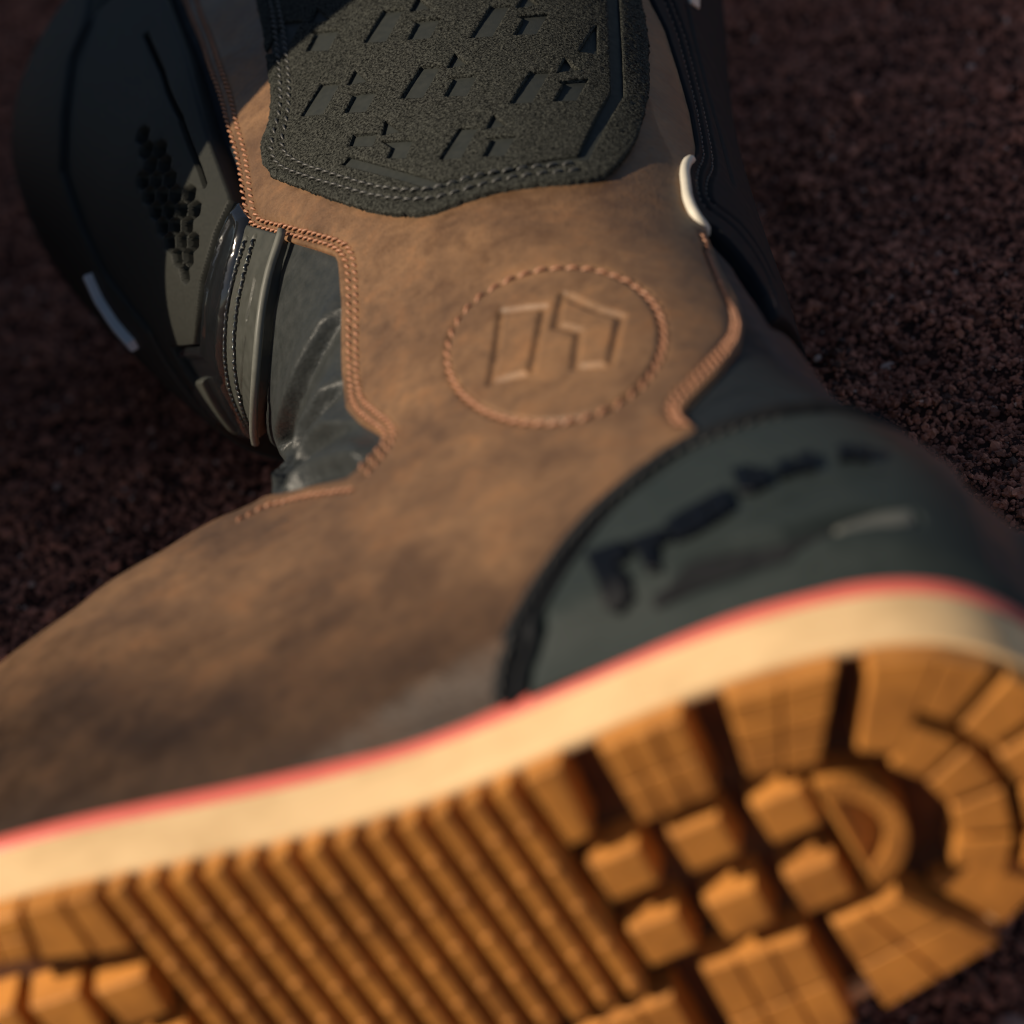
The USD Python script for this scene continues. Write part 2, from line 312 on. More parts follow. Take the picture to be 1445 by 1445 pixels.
INSET = .10                                                        # the lining lies just under the outer pieces
def surface_nets():
    lo, hi, s = np.array([-23., .9, -6.5]), np.array([9., 47., 8.5]), .36
    ax = [np.arange(lo[i], hi[i], s) for i in range(3)]; G = np.stack(np.meshgrid(*ax, indexing='ij'), -1); D = sdf(G) + INSET
    sg = D < 0; n = np.array(D.shape)
    c = np.zeros(n - 1, int)
    for i, j, k in np.ndindex(2, 2, 2): c += sg[i:n[0] - 1 + i, j:n[1] - 1 + j, k:n[2] - 1 + k]
    act = (c > 0) & (c < 8); ids = -np.ones(n - 1, int); ids[act] = np.arange(act.sum())
    A = np.argwhere(act); acc = np.zeros((len(A), 3)); num = np.zeros(len(A))
    for a in range(3):
        for i, j in np.ndindex(2, 2):
            o0 = np.insert([i, j], a, 0); o1 = np.insert([i, j], a, 1)
            d0, d1 = D[tuple((A + o0).T)], D[tuple((A + o1).T)]; x = (d0 < 0) != (d1 < 0); t = np.where(x, d0 / np.where(x, d0 - d1, 1), 0)
            p = o0 + 0.0 * A; p[:, a] += t; acc[x] += p[x]; num[x] += 1
    V = lo + (A + acc / num[:, None]) * s
    F = []
    for a in range(3):
        b_, c_ = (a + 1) % 3, (a + 2) % 3
        S0 = np.take(sg, range(n[a] - 1), a); S1 = np.take(sg, range(1, n[a]), a)
        for flag, rev in ((S0 & ~S1, False), (~S0 & S1, True)):
            p = np.argwhere(flag); p = p[(p[:, b_] > 0) & (p[:, c_] > 0) & (p[:, b_] < n[b_] - 1) & (p[:, c_] < n[c_] - 1)]
            q = []
            for db, dc in ((-1, -1), (0, -1), (0, 0), (-1, 0)):
                r = p.copy(); r[:, b_] += db; r[:, c_] += dc; q.append(ids[r[:, 0], r[:, 1], r[:, 2]])
            q = np.stack(q, 1); F.append(q[:, ::-1] if rev else q)
    F = np.vstack(F)
    F = F[(F >= 0).all(1)]
    return V, np.vstack([F[:, [0, 1, 2]], F[:, [0, 2, 3]]])
V_, F_ = surface_nets()
part('upper', trimesh.Trimesh(V_ * CM, F_, process=False), BLACK, BT, smooth=50)

# ---- brown leather panel ------------------------------------------------------
frL = Frame((.12, .35, .93))
us = np.linspace(-18, -9.3, 12)
ridge = march(np.c_[us, np.full(12, 17.5), np.full(12, 1.4)], np.tile([0, -1., 0], (12, 1)), 0, tmax=30)
us2 = np.linspace(-1.2, -18, 16)
bottom = march(np.c_[us2, np.full(16, 2.28), np.full(16, 20.)], np.tile([0, 0, -1.], (16, 1)), 0, tmax=30)
right_px = [(905, -40), (920, 0), (943, 44), (961, 102), (977, 157), (986, 215), (990, 300), (1002, 335), (1020, 380), (1044, 425), (1052, 455), (1046, 485), (1012, 525), (978, 560), (962, 577), (967, 590), (985, 602), (975, 625)]
under_px = [(955, 642), (905, 678), (852, 724), (803, 776), (768, 826), (730, 886), (714, 922), (707, 956), (705, 992)]
left_px = [(395, 690), (440, 681), (488, 672), (512, 648), (536, 620), (530, 606), (500, 591), (484, 575), (479, 520), (481, 430), (477, 372), (470, 359), (440, 349), (400, 338), (370, 333), (345, 324), (333, 316), (345, 287), (335, 240), (318, 170), (285, 70), (250, -10), (238, -45)]
leather_poly = clean(poly_of(frL, pxd(right_px), pxd(under_px), bottom, ridge, pxd(left_px)))
# stitch lines in photo points
seam_px = [(268, -10), (292, 55), (312, 110), (333, 185), (345, 240), (352, 290), (356, 312), (372, 316), (410, 325), (450, 336), (478, 344), (492, 356), (498, 385), (499, 440), (497, 520), (500, 562), (520, 580), (545, 598), (552, 616), (535, 645), (510, 672)]
seam2_px = [(256, 0), (280, 60), (300, 120), (322, 190), (336, 250), (343, 295), (348, 318), (366, 325), (406, 334), (445, 344), (468, 351), (484, 366), (488, 390), (489, 440), (487, 520), (490, 572), (512, 592), (534, 606), (540, 616), (526, 640), (500, 664)]
seamR_px = [(990, 330), (1003, 362), (1018, 398), (1032, 432), (1036, 455), (1030, 476), (1000, 508), (968, 540), (944, 566), (944, 585), (958, 600)]
seamR2_px = [(996, 350), (1008, 380), (1022, 410), (1040, 440), (1043, 457), (1037, 482), (1006, 516), (974, 548), (953, 572), (954, 586), (970, 600)]
tt = np.linspace(0, 2 * np.pi, 90, endpoint=False)
ang = -.20; circ_px = np.c_[784 + 153 * np.cos(tt) , 489 - 109 * np.sin(tt) - 22 * np.cos(tt) * .62]
foot_seam_px = [(498, 690), (450, 694), (400, 702), (362, 714), (330, 732)]
sh_ = lambda l: [(a + 4, b - 3) for a, b in l]
lines3 = [pxl(a) for a in (sh_(seam_px), sh_(seam2_px), seamR_px, seamR2_px, foot_seam_px)]
circ3 = px(circ_px); lines3.append(np.vstack([circ3, circ3[:1]]))
lines2 = [frL.to2(a) for a in lines3]
Z5 = 5.558
def zp(l, s, ox, oy): return [(ox + x / s, oy + y / s) for x, y in l]
G2 = lambda l: zp(l, 2.408, 350, 0)
grip_px = [(358, -60), (364, 0), (374, 45), (384, 115), (388, 140), (386, 165), (382, 185), (375, 200), (373, 215), (377, 235), (384, 247)] + G2([(100, 615), (200, 652), (300, 690), (400, 722), (500, 742), (600, 744), (680, 720), (760, 690), (850, 662), (1000, 641), (1130, 632), (1210, 618), (1262, 570), (1312, 500), (1342, 400), (1357, 300), (1353, 150), (1338, 50), (1318, -40), (1300, -140)])
gripL = clean(Polygon(frL.to2(pxd(grip_px)))).buffer(-.15)
bar_px = zp([(275, 305), (610, 262), (500, 775), (185, 850)], Z5, 660, 390)
arrow_px = zp([(755, 165), (1020, 285), (1205, 335), (1120, 720), (845, 730), (880, 445), (695, 405)], Z5, 660, 390)
glyph_lines = [LineString(frL.to2(px(g + g[:1]))) for g in (bar_px, arrow_px)]
glyph_band = shapely.union_all([g.buffer(.10) for g in glyph_lines])
circ2 = Polygon(lines2[5])
def leather_disp(Q, P, d):
    o = .04 * (meshkit.fbm(P * .45, 2, 2) - .5) + .006 * (meshkit.fbm(P * 1.6, 2, 4) - .5) + .006 * (meshkit.fbm(P * 9, 2, 6) - .5)
    for L in lines2: o = o - .065 * np.exp(-(near(L, Q) / .09) ** 2)
    g = shapely.distance(shapely.union_all(glyph_lines), shapely.points(Q)); o = o - .085 * np.clip((.125 - g) / .08, 0, 1)
    o = o - .14 * np.clip(shapely.distance(gripL.boundary, shapely.points(Q)) / .15, 0, 1) * shapely.contains_xy(gripL, Q)   # pressed flat under the grip panel
    ins = shapely.contains_xy(circ2.buffer(-.1), Q); o = o + .04 * ins
    fl = np.clip((-P[:, 0] - 5) / 3, 0, 1) * np.clip((P[:, 1] - 5) / 2, 0, 1)   # soft flex creases over the instep
    o = o + .025 * fl * np.sin(P[:, 0] * 1.3 + P[:, 1] * 2.1 + 2 * meshkit.fbm(P * .5, 2, 8))
    return o
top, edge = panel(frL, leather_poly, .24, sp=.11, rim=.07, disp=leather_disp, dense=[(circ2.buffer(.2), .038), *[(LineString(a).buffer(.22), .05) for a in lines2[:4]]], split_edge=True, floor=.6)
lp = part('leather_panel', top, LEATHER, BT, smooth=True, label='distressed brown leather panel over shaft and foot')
part('cut_edge', edge, RAW, lp, smooth=True)
for nm, L, kw in (('stitching', lines3[0], {}), ('stitching', lines3[1], {}), ('stitching', lines3[2], {}), ('stitching', lines3[3], {}), ('stitching', lines3[4], {}),
                  ('circle_stitching', lines3[5], dict(pitch=.36, ln=.27, rad=.045))):
    part(nm, stitches(L, lambda P: .285 + leather_disp(frL.to2(P), P, None), **{'pitch': .25, 'ln': .185, 'rad': .035, 'slant': .05, **kw}), THREAD, lp, smooth=True, kind='stuff')

# ---- grip panel ---------------------------------------------------------------
frG = frame_for(pxd(grip_px))
grip_poly = clean(poly_of(frG, pxd(grip_px)))
eb = resample(np.array(grip_poly.exterior.coords)[:-1], .06, True); cen = eb.mean(0)
eb = eb + (eb - cen) / np.linalg.norm(eb - cen, axis=1, keepdims=True) * rng.normal(0, .016, len(eb))[:, None]; grip_poly = clean(Polygon(eb))
chan = LineString(frG.to2(px(G2([(1232, -120), (1234, 0), (1250, 335), (1140, 556), (880, 608), (650, 648), (345, 562)])))).buffer(.13, cap_style='flat', join_style='mitre')
gl = {'bar': [(70, 0), (140, -5), (78, 106), (0, 112)], 'tri': [(184, -46), (232, -4), (156, 9)], 'foot': [(158, 36), (266, 25), (224, 100), (148, 103), (170, 60), (178, 46)]}
holes = [chan]
sq = LineString(frG.to2(px([(600, 120), (660, 120)])))
for ax, ay, parts_ in ((400, 53, 'bar tri foot'), (755, 38, 'bar tri foot'), (190, 300, 'bar tri foot'), (525, 245, 'bar tri foot'), (890, 262, 'bar tri foot'), (655, 452, 'bar tri foot'), (60, 90, 'bar tri foot'), (1110, 60, ''), (585, -165, 'bar tri foot'), (930, -180, 'bar tri foot'), (240, -140, 'bar tri foot')):
    for k in parts_.split(): holes.append(Polygon(frG.to2(px(G2([(ax + x, ay + y) for x, y in gl[k]])))).buffer(-.01))
for l in ([(370, 475), (455, 468), (436, 515), (356, 515)], [(478, 428), (532, 466), (466, 480)], [(462, 497), (572, 490), (548, 556), (484, 556), (500, 520)], [(1118, 196), (1178, 102), (1184, 204)]):
    holes.append(Polygon(frG.to2(px(G2(l)))))
hole_u = shapely.union_all([h if h.is_valid else h.buffer(0) for h in holes])
suede = grip_poly.difference(hole_u); 
suede = shapely.union_all([g for g in getattr(suede, 'geoms', [suede]) if g.area > .05])
grip_seams = [[(382, -10), (392, 40), (400, 110), (402, 150), (397, 180), (388, 208), (390, 226), (400, 240), (432, 253), (480, 268), (530, 283), (585, 291), (625, 286), (665, 274), (703, 262), (765, 253), (820, 248)],
              [(392, -10), (403, 40), (412, 105), (414, 150), (409, 182), (402, 208), (408, 224), (436, 240), (484, 255), (532, 270), (586, 278), (622, 272), (662, 260), (702, 250), (765, 243), (812, 239)]]
gs3 = [pxl(a) for a in grip_seams]; gs2 = [frG.to2(a) for a in gs3]
def suede_disp(Q, P, d):
    o = np.clip(d / .09, .2, 1) * (.034 * (meshkit.noise(P * 13, 1) - .5) + .034 * (meshkit.noise(P * 26, 2) - .5)) + .05 * (meshkit.fbm(P * .9, 2, 3) - .5)
    for L in gs2: o = o - .06 * np.exp(-(near(L, Q) / .07) ** 2)
    return o
GT = .13
pieces = [panel(frG, g, .16, sp=.055, rim=.05, disp=suede_disp, base=GT + .10, depth=.25, fuzz=.004, floor=.8) for g in getattr(suede, 'geoms', [suede]) if g.area > .2]
gp = part('grip_panel', cat(pieces), SUEDE, BT, smooth=70, label='black suede grip panel with sunken arrow emblems')
part('grip_base', panel(frG, grip_poly.buffer(-.12), .10, sp=.25, rim=.1, base=GT + .055, depth=.25), GRIPBASE, gp, smooth=True, label='smooth sunken rubber under the suede')
for L in gs3: part('stitching', stitches(L, GT + .245, pitch=.33, ln=.24, rad=.036, slant=.04), DKTHREAD, gp, smooth=True, kind='stuff')

# ---- shin plate (left) ---------------------------------------------------------
frS = Frame((-.82, -.18, .55))
front = ring(np.array([27.5, 30, 34, 39, 44]), np.array([-100, -100, -100, -100, -100]))
plate_px = [(228, -40), (240, 0), (272, 80), (300, 185), (322, 243), (339, 287), (318, 330), (298, 398), (289, 484), (254, 484)]
plate_poly = clean(poly_of(frS, pxd(plate_px), front))
hexzone = clean(Polygon(frS.to2(px([(206, 178), (216, 184), (262, 245), (302, 292), (303, 306), (293, 330), (290, 385), (276, 395), (255, 355), (225, 300), (208, 235)]))))
hx = []
p0, p1, p2 = frS.to2(px([(270, 300), (290, 300), (270, 325)])); e1, e2 = p1 - p0, p2 - p0
for i in range(-8, 8):
    for j in range(-8, 8):
        c = p0 + e1 * (i + .5 * (j % 2)) * .95 + e2 * j * .86
        if hexzone.contains(Point(c)):
            a = np.radians(np.arange(6) * 60 + 30); hx.append(Polygon(c + .455 * (np.cos(a)[:, None] * e1 + np.sin(a)[:, None] * e2 * 1.05)))
line_cut = LineString(frS.to2(px([(216, 58), (240, 110), (268, 175), (296, 245), (304, 268)]))).buffer(.035)
plate2 = plate_poly.difference(shapely.union_all(hx + [line_cut]))
sp_ = part('shin_plate', panel(frS, plate2, .30, sp=.2, rim=.07, base=.22, depth=.35), PLATE, BT, smooth=45, label='satin black shin plate with honeycomb vents')
part('vent_backing', panel(frS, hexzone.buffer(.2), .04, sp=.4, rim=.1, base=.12, depth=.2), GLOSS, sp_, smooth=True)
fr2 = Frame((-.95, -.2, .2))
ridge_px = [(152, -40), (140, 40), (118, 90), (108, 170), (106, 240), (116, 270), (135, 320), (165, 380), (205, 430), (228, 458)]
shin2 = clean(poly_of(fr2, pxd(ridge_px), ring(np.array([29, 31, 36, 44]), np.array([-100, -125, -125, -125]))))
part('shin_guard', panel(fr2, shin2, .22, sp=.3, rim=.15, base=.48, depth=.6), PLATE, BT, smooth=45, label='dark outer shin guard along the front edge')

# ---- gloss trim, strip, piping, bellows ------------------------------------------
trim_px = [(341, 287), (353, 306), (350, 330), (334, 385), (322, 449), (319, 500), (324, 545), (341, 592), (356, 625), (345, 632), (318, 595), (284, 545), (255, 500), (252, 484), (289, 484), (298, 398), (318, 330)]
frA = Frame((-.70, -.30, .62))
trim_poly = clean(poly_of(frA, pxd(trim_px)))
def trim_disp(Q, P, d): return .10 * np.exp(-((d - .22) / .09) ** 2)
part('gloss_trim', panel(frA, trim_poly, .26, sp=.08, rim=.12, base=.10, disp=trim_disp), GLOSS, BT, smooth=True, label='glossy black trim bordering the shin plate')
part('shin_tab', panel(frA, clean(poly_of(frA, px([(289, 530), (298, 531), (313, 563), (337, 606), (318, 592), (297, 567), (284, 545)]))), .14, sp=.1, rim=.05, base=.40, depth=.2), STRIP, BT, smooth=45, label='small pointed tab at the shin edge')
strip_px = [(352, 318), (375, 325), (401, 332), (399, 345), (386, 382), (374, 440), (366, 520), (362, 600), (361, 622), (355, 624), (337, 592), (320, 545), (315, 500), (318, 449), (330, 385), (346, 330)]
strip_poly = clean(poly_of(frA, pxd(strip_px)))
sl = [[(351, 340), (333, 395), (324, 440), (321, 500), (328, 550), (347, 598), (354, 618)], [(363, 338), (347, 395), (338, 440), (334, 500), (340, 550), (353, 598), (358, 617)]]
dash = [[(364, 395), (358, 425), (352, 452)], [(350, 478), (346, 510), (344, 560), (350, 600)]]
sl3 = [pxl(a) for a in sl]; sl2 = [frA.to2(a) for a in sl3]; dash2 = [frA.to2(pxl(a)) for a in dash]
def strip_disp(Q, P, d):
    o = 0
    for L in sl2: o = o - .15 * np.exp(-(near(L, Q) / .065) ** 2)
    for L in dash2: o = o - .10 * np.exp(-(near(L, Q) / .035) ** 2)
    return o
st = part('ankle_strip', panel(frA, strip_poly, .16, sp=.05, rim=.05, base=.14, disp=strip_disp), STRIP, BT, smooth=True, label='grey green stitched rubber strip')
for L in sl3: part('stitching', stitches(L, .30, pitch=.20, ln=.165, rad=.045, slant=.02), GLOSS, st, smooth=True, kind='stuff')
pl = pxl([(408, 330), (404, 345), (391, 382), (379, 440), (371, 520), (366, 590), (364, 622)])
pm = capsule_path(resample(pl, .15) + normal(resample(pl, .15)) * .42, .11, 8, normal(resample(pl, .15))); pm.apply_scale(CM)
part('piping', pm, PIPING, BT, smooth=True)
frB = Frame((-.45, -.25, .85))
bel_px = [(398, 325), (440, 335), (490, 345), (500, 400), (500, 560), (560, 615), (535, 660), (500, 692), (440, 702), (398, 702), (374, 684), (364, 650), (364, 600), (369, 520), (377, 440), (389, 380)]
bel_poly = clean(poly_of(frB, pxd(bel_px)))
creases = [[(490, 425), (462, 462), (432, 510), (410, 555), (392, 605), (380, 660)], [(495, 520), (462, 552), (432, 590), (408, 630), (392, 665)], [(505, 590), (470, 598), (440, 612), (415, 635), (400, 660)], [(540, 655), (490, 650), (450, 655), (415, 668), (385, 690)]]
cr2 = [resample(frB.to2(pxl(a)), .08) for a in creases]
def bel_disp(Q, P, d):
    o = 0
    ref = frB.to2(px([(400, 420)]))[0]
    for L in cr2:                                                   # padded ribs overlap like shingles: high on one side of each seam, low on the other
        t_, k = cKDTree(L).query(Q, k=1); k = np.clip(k, 1, len(L) - 2); tg = L[k + 1] - L[k - 1]
        side = np.sign((tg[:, 0] * (Q[:, 1] - L[k, 1]) - tg[:, 1] * (Q[:, 0] - L[k, 0])))
        k0 = np.clip(cKDTree(L).query(ref)[1], 1, len(L) - 2); g0 = L[k0 + 1] - L[k0 - 1]; s0 = np.sign(g0[0] * (ref[1] - L[k0, 1]) - g0[1] * (ref[0] - L[k0, 0]))
        d_ = near(L, Q); sd = d_ * side * s0; up = .5 + .5 * np.tanh(sd / .10)
        o = o + up * .34 * np.exp(-(np.maximum(sd - .16, 0) / .80) ** 2) - (1 - up) * .16 * np.exp(-d_ / .30) - .10 * np.exp(-(d_ / .07) ** 2)
    gate = np.clip(d / .5, 0, 1) * np.clip((shapely.distance(leather_poly, shapely.points(frL.to2(P))) - .02) / .45, 0, 1); o = o * (.25 + .75 * gate)
    o = o + .015 * (meshkit.fbm(P * 7, 3, 11) - .5) + .03 * (meshkit.fbm(P * np.array([1.2, 3, 1.2]), 2, 5) - .5)
    dm = np.min([near(L, Q) for L in cr2], 0); pk = .012 * np.sin(Q[:, 1] * 22 + Q[:, 0] * 9) * np.exp(-(dm / .22) ** 2)    # puckers along the seams
    return o + pk
part('ankle_bellows', panel(frB, bel_poly, .06, sp=.075, rim=.1, base=.0, disp=bel_disp, depth=.8), QUILT, BT, smooth=True, label='quilted black leather stretch zone')

# ---- pale tab at the shin silhouette ------------------------------------------------
tp = px([(150, 380), (165, 412), (188, 446), (212, 472)]); tn = normal(tp)
def ribbon(P, N, side, width, thick):
    P = resample(P, .12); t = np.gradient(P, axis=0); t /= np.linalg.norm(t, axis=1, keepdims=True)
    n = snap(P) * 0 + normal(P); s = np.cross(n, t)
    prof = [(-.5, 0), (-.5, .8), (-.35, 1), (.35, 1), (.5, .8), (.5, 0)]
    V = np.concatenate([P + s * a * width + n * (side + b * thick) for a, b in prof]).reshape(len(prof), -1, 3).transpose(1, 0, 2); m = len(prof)
    F = []
    for i in range(len(P) - 1):
        for j in range(m): k = (j + 1) % m; F.append([i * m + j, i * m + k, (i + 1) * m + k, (i + 1) * m + j])
    F += [[0, 1, 2, 3], [0, 3, 4, 5]]; o = (len(P) - 1) * m; F += [[o + 3, o + 2, o + 1, o], [o + 5, o + 4, o + 3, o]]
    F = np.array(F); mesh = trimesh.Trimesh(V.reshape(-1, 3), np.vstack([F[:, [0, 1, 2]], F[:, [0, 2, 3]]]), process=False); mesh.fix_normals(); mesh.apply_scale(CM); return mesh
part('buckle_tab', ribbon(tp, tn, .60, .34, .35), TAB, BT, smooth=40, label='pale grey buckle tab on the shin edge')

# ---- calf panel (right) -----------------------------------------------------------
frC = Frame((.86, -.05, .5))
calf_px = [(905, -45), (918, 0), (939, 44), (957, 102), (973, 157), (981, 206), (980, 221), (970, 229), (963, 245), (966, 288), (978, 308), (1006, 324), (1032, 350), (1060, 385), (1082, 420), (1094, 450)]
calf_px_3 = pxd(calf_px)
calf_poly = clean(poly_of(frC, calf_px_3, ring(np.array([18.5, 19, 22, 28, 34, 42]), np.array([100, 150, 150, 150, 150, 150]))))
c1 = [(937, 0), (956, 48), (970, 104), (983, 157), (991, 206), (993, 225), (983, 240), (982, 261), (990, 295), (1009, 305), (1035, 325), (1062, 360), (1084, 400), (1096, 440)]
c2 = [(947, 0), (966, 48), (980, 104), (993, 157), (1001, 200), (1004, 218), (1005, 242), (995, 254), (996, 285), (1016, 298), (1042, 318), (1068, 352), (1088, 392)]
c3 = [(968, 10), (980, 65), (997, 135), (1014, 194), (1031, 261)]
cs3 = [pxl(a) for a in (c1, c2, c3)]; cs2 = [frC.to2(a) for a in cs3]
def calf_disp(Q, P, d):
    o = 0
    for L, w_ in zip(cs2, (.07, .07, .06)): o = o - .11 * np.exp(-(near(L, Q) / w_) ** 2)
    return o
cp = part('calf_panel', panel(frC, calf_poly, .26, sp=.09, rim=.08, base=.06, disp=calf_disp, depth=.4), CALF, BT, smooth=True, label='matte black rubber calf panel')
for L in cs3[:2]: part('stitching', stitches(L, .22, pitch=.3, ln=.22, rad=.03), DKTHREAD, cp, smooth=True, kind='stuff')
tagl = pxl([(979, 224), (967, 231), (961, 246), (964, 268), (966, 288), (978, 308), (1005, 324)])
tl = resample(tagl, .06); tm = capsule_path(tl + normal(tl) * (.36 - .30 * np.linspace(-1, 1, len(tl)) ** 6)[:, None], .12 * np.clip(np.minimum(np.arange(len(tl)), np.arange(len(tl))[::-1]) / 4 + .5, 0, 1), 8, normal(tl)); tm.apply_scale(CM)
part('strap_edge', tm, TAG, BT, smooth=True, label='white edge of the calf strap')

frE = Frame((.75, .15, .65))
col = clean(poly_of(frE, px([(985, 300), (1006, 335), (1040, 372), (1075, 425), (1094, 455)]), ring(np.array([18.0, 14.5, 11.5]), np.array([112, 112, 112])), px([(1150, 590), (1060, 610), (990, 640), (930, 690), (915, 640), (945, 575), (1000, 510), (1035, 470), (1030, 420)])))
ecl = [frE.to2(pxl(a)) for a in ([(985, 572), (1030, 545), (1085, 540), (1140, 560)],)]
part('ankle_collar', panel(frE, col, .10, sp=.15, rim=.1, base=.0, depth=.3, disp=lambda Q, P, d: -.06 * np.exp(-(near(ecl[0], Q) / .1) ** 2)), BLACK, BT, smooth=True, label='matte blue black leather between panel and heel cup')
part('reflective_patch', panel(frC, clean(poly_of(frC, px([(964, -14), (985, -14), (984, 14), (972, 6)]))), .06, sp=.1, rim=.03, base=.33, depth=.1), TAG, cp, smooth=True)
# ---- heel cup ---------------------------------------------------------------------
frH = Frame((.48, .12, .86))
cup_top_px = [(696, 985), (699, 950), (706, 915), (722, 878), (759, 819), (796, 766), (844, 713), (902, 666), (945, 634), (998, 608), (1061, 583), (1110, 572), (1150, 568)]
top3 = pxl(cup_top_px); vtop = top3[-1, 1]
wrap = ring(np.array([vtop + .3, vtop + .2, vtop, vtop]), np.array([88, 102, 115, 128]))
low = np.vstack([ring(np.full(9, 2.3), np.linspace(128, 35, 9)), march(np.c_[np.linspace(3.2, -1.2, 6), np.full(6, 2.3), np.full(6, 20.)], np.tile([0, 0, -1.], (6, 1)), 0, tmax=30)])
cup_poly = clean(poly_of(frH, top3, wrap, low))
cup_edge2 = frH.to2(np.vstack([top3, wrap]))
slot2 = LineString(frH.to2(px([(935, 850), (975, 828), (1040, 800), (1110, 773), (1180, 752), (1235, 743), (1275, 745)])))
slot_u0 = px([(935, 850)])[0, 0]
shelf2 = LineString(frH.to2(px([(950, 812), (1000, 780), (1090, 725), (1150, 695), (1230, 685)])))
def cup_disp(Q, P, d):
    de = near(cup_edge2, Q); s = np.clip(.50 + .62 * (P[:, 1] - 3.0) / 7.0, .70, 1.15); t = de / s
    o = -.20 * np.exp(-((t - .46) / .09) ** 2) - .24 * np.exp(-((t - .92) / .10) ** 2) - .06 * np.exp(-((t - .22) / .05) ** 2) + .12 * np.clip((t - .95) / .12, 0, 1)
    o = o - .26 * np.clip((P[:, 0] - slot_u0) / 1.8, 0, 1) * np.clip((.27 - shapely.distance(slot2, shapely.points(Q))) / .14, 0, 1)
    sd = shapely.distance(shelf2, shapely.points(Q)); o = o + .05 * np.exp(-(sd / .12) ** 2)
    return o
hc = part('heel_cup', panel(frH, cup_poly, .26, sp=.065, rim=.10, base=.06, disp=cup_disp, depth=.5), CUP, BT, smooth=True, label='grey green moulded rubber heel cup')
frK = Frame((.97, .15, -.2))
kp = np.vstack([ring(np.full(8, vtop - .1), np.linspace(70, 165, 8)), ring(np.full(8, 2.3), np.linspace(165, 70, 8))])
part('heel_counter', panel(frK, clean(Polygon(frK.to2(kp))), .2, sp=.2, rim=.15, base=.05, depth=.4), CUP, BT, smooth=True)
# raised lettering on the cup (blurred beyond reading in the photograph)
LT = lambda l: zp(l, 3.010, 820, 600)
glyphs = [[(58, 612), (202, 562), (224, 622), (168, 652), (214, 704), (172, 800), (108, 742)], [(225, 560), (375, 505), (385, 550), (345, 570), (345, 640), (295, 650), (275, 590)], [(385, 480), (455, 430), (490, 520), (420, 545)],
          [(465, 425), (540, 385), (575, 470), (500, 515)], [(550, 375), (640, 335), (660, 410), (590, 460)], [(660, 255), (735, 240), (745, 340), (690, 340)], [(745, 250), (800, 250), (810, 310), (760, 330)],
          [(840, 225), (905, 205), (915, 260), (850, 280)], [(925, 190), (985, 180), (1000, 240), (935, 255)], [(1090, 150), (1150, 150), (1150, 200), (1095, 205)], [(1165, 150), (1215, 160), (1215, 205), (1165, 205)]]
for g in glyphs:
    g = [tuple(np.mean(g, 0) + 1.12 * (np.array(q) - np.mean(g, 0))) for q in g]
    gg = clean(poly_of(frH, px(LT(g))))
    part('letter', panel(frH, gg, .32, sp=.06, rim=.03, base=.13, depth=.1, floor=.9, disp=lambda Q, P, d: cup_disp(Q, P, d)), LETTER, hc, smooth=45)
rim_poly = LineString(cup_edge2).buffer(.56).intersection(cup_poly)
part('rim', panel(frH, clean(rim_poly), .30, sp=.06, rim=.06, base=.06, disp=cup_disp, depth=.1, floor=.7), CALF, hc, smooth=True, label='black stitched rim of the heel cup')
bar = clean(poly_of(frH, px([(1176, 757), (1232, 737), (1286, 732), (1292, 755), (1238, 764), (1184, 780)])))
part('groove_shade_strip', panel(frH, clean(slot2.buffer(.15)), .30, sp=.06, rim=.05, base=.06, depth=.1, disp=cup_disp), CALF, hc, smooth=True)  # black strip painting the shade along the slot floor
part('highlight_bar', panel(frH, bar, .36, sp=.06, rim=.08, base=.06, depth=.15), PIPING, hc, smooth=True, label='short pale bar painted as the ridge highlight on the heel cup')  # pale colour stands in for the highlight at the slot end
cst = pxl([(707, 1000), (709, 955), (716, 920), (732, 884), (768, 826), (804, 774), (852, 722), (908, 676), (950, 645), (1002, 620), (1063, 596), (1110, 586)])
part('stitching', stitches(cst, lambda P: .40 + cup_disp(frH.to2(P), P, None), pitch=.3, ln=.22, rad=.03), DKTHREAD, hc, smooth=True, kind='stuff')

# ================================================================== sole
def curl(P):                                                       # toe spring: the sole lifts towards the toe
    P = np.array(P, float); P[:, 1] += .012 * np.clip(-6 - P[:, 0], 0, None) ** 2; return P
out = np.array([(7.9, 1.2), (7.55, 2.5), (6.85, 3.6), (5.9, 4.3), (4.5, 4.72), (2.6, 4.88), (0, 4.98), (-3, 5.12), (-6, 5.6), (-9, 6.3), (-12, 6.5), (-15, 6.2), (-18, 5.2), (-20.5, 3.3), (-21.4, 1.0), (-20.6, -1.2), (-18, -2.8), (-15, -3.6), (-12, -3.9), (-8, -3.7), (-4, -3.2), (0, -2.75), (2.5, -2.55), (5, -2.0), (6.8, -.8), (7.6, .2)])
tck, _ = splprep(np.vstack([out, out[:1]]).T, s=.02, per=True); OUT = np.stack(splev(np.linspace(0, 1, 420, endpoint=False), tck), 1)
tn_ = np.roll(OUT, -1, 0) - np.roll(OUT, 1, 0); ON = np.c_[tn_[:, 1], -tn_[:, 0]]; ON /= np.linalg.norm(ON, axis=1, keepdims=True)
if ((OUT + ON * .1 - OUT.mean(0)) ** 2).sum() < ((OUT - OUT.mean(0)) ** 2).sum(): ON = -ON
OUTP = Polygon(OUT)
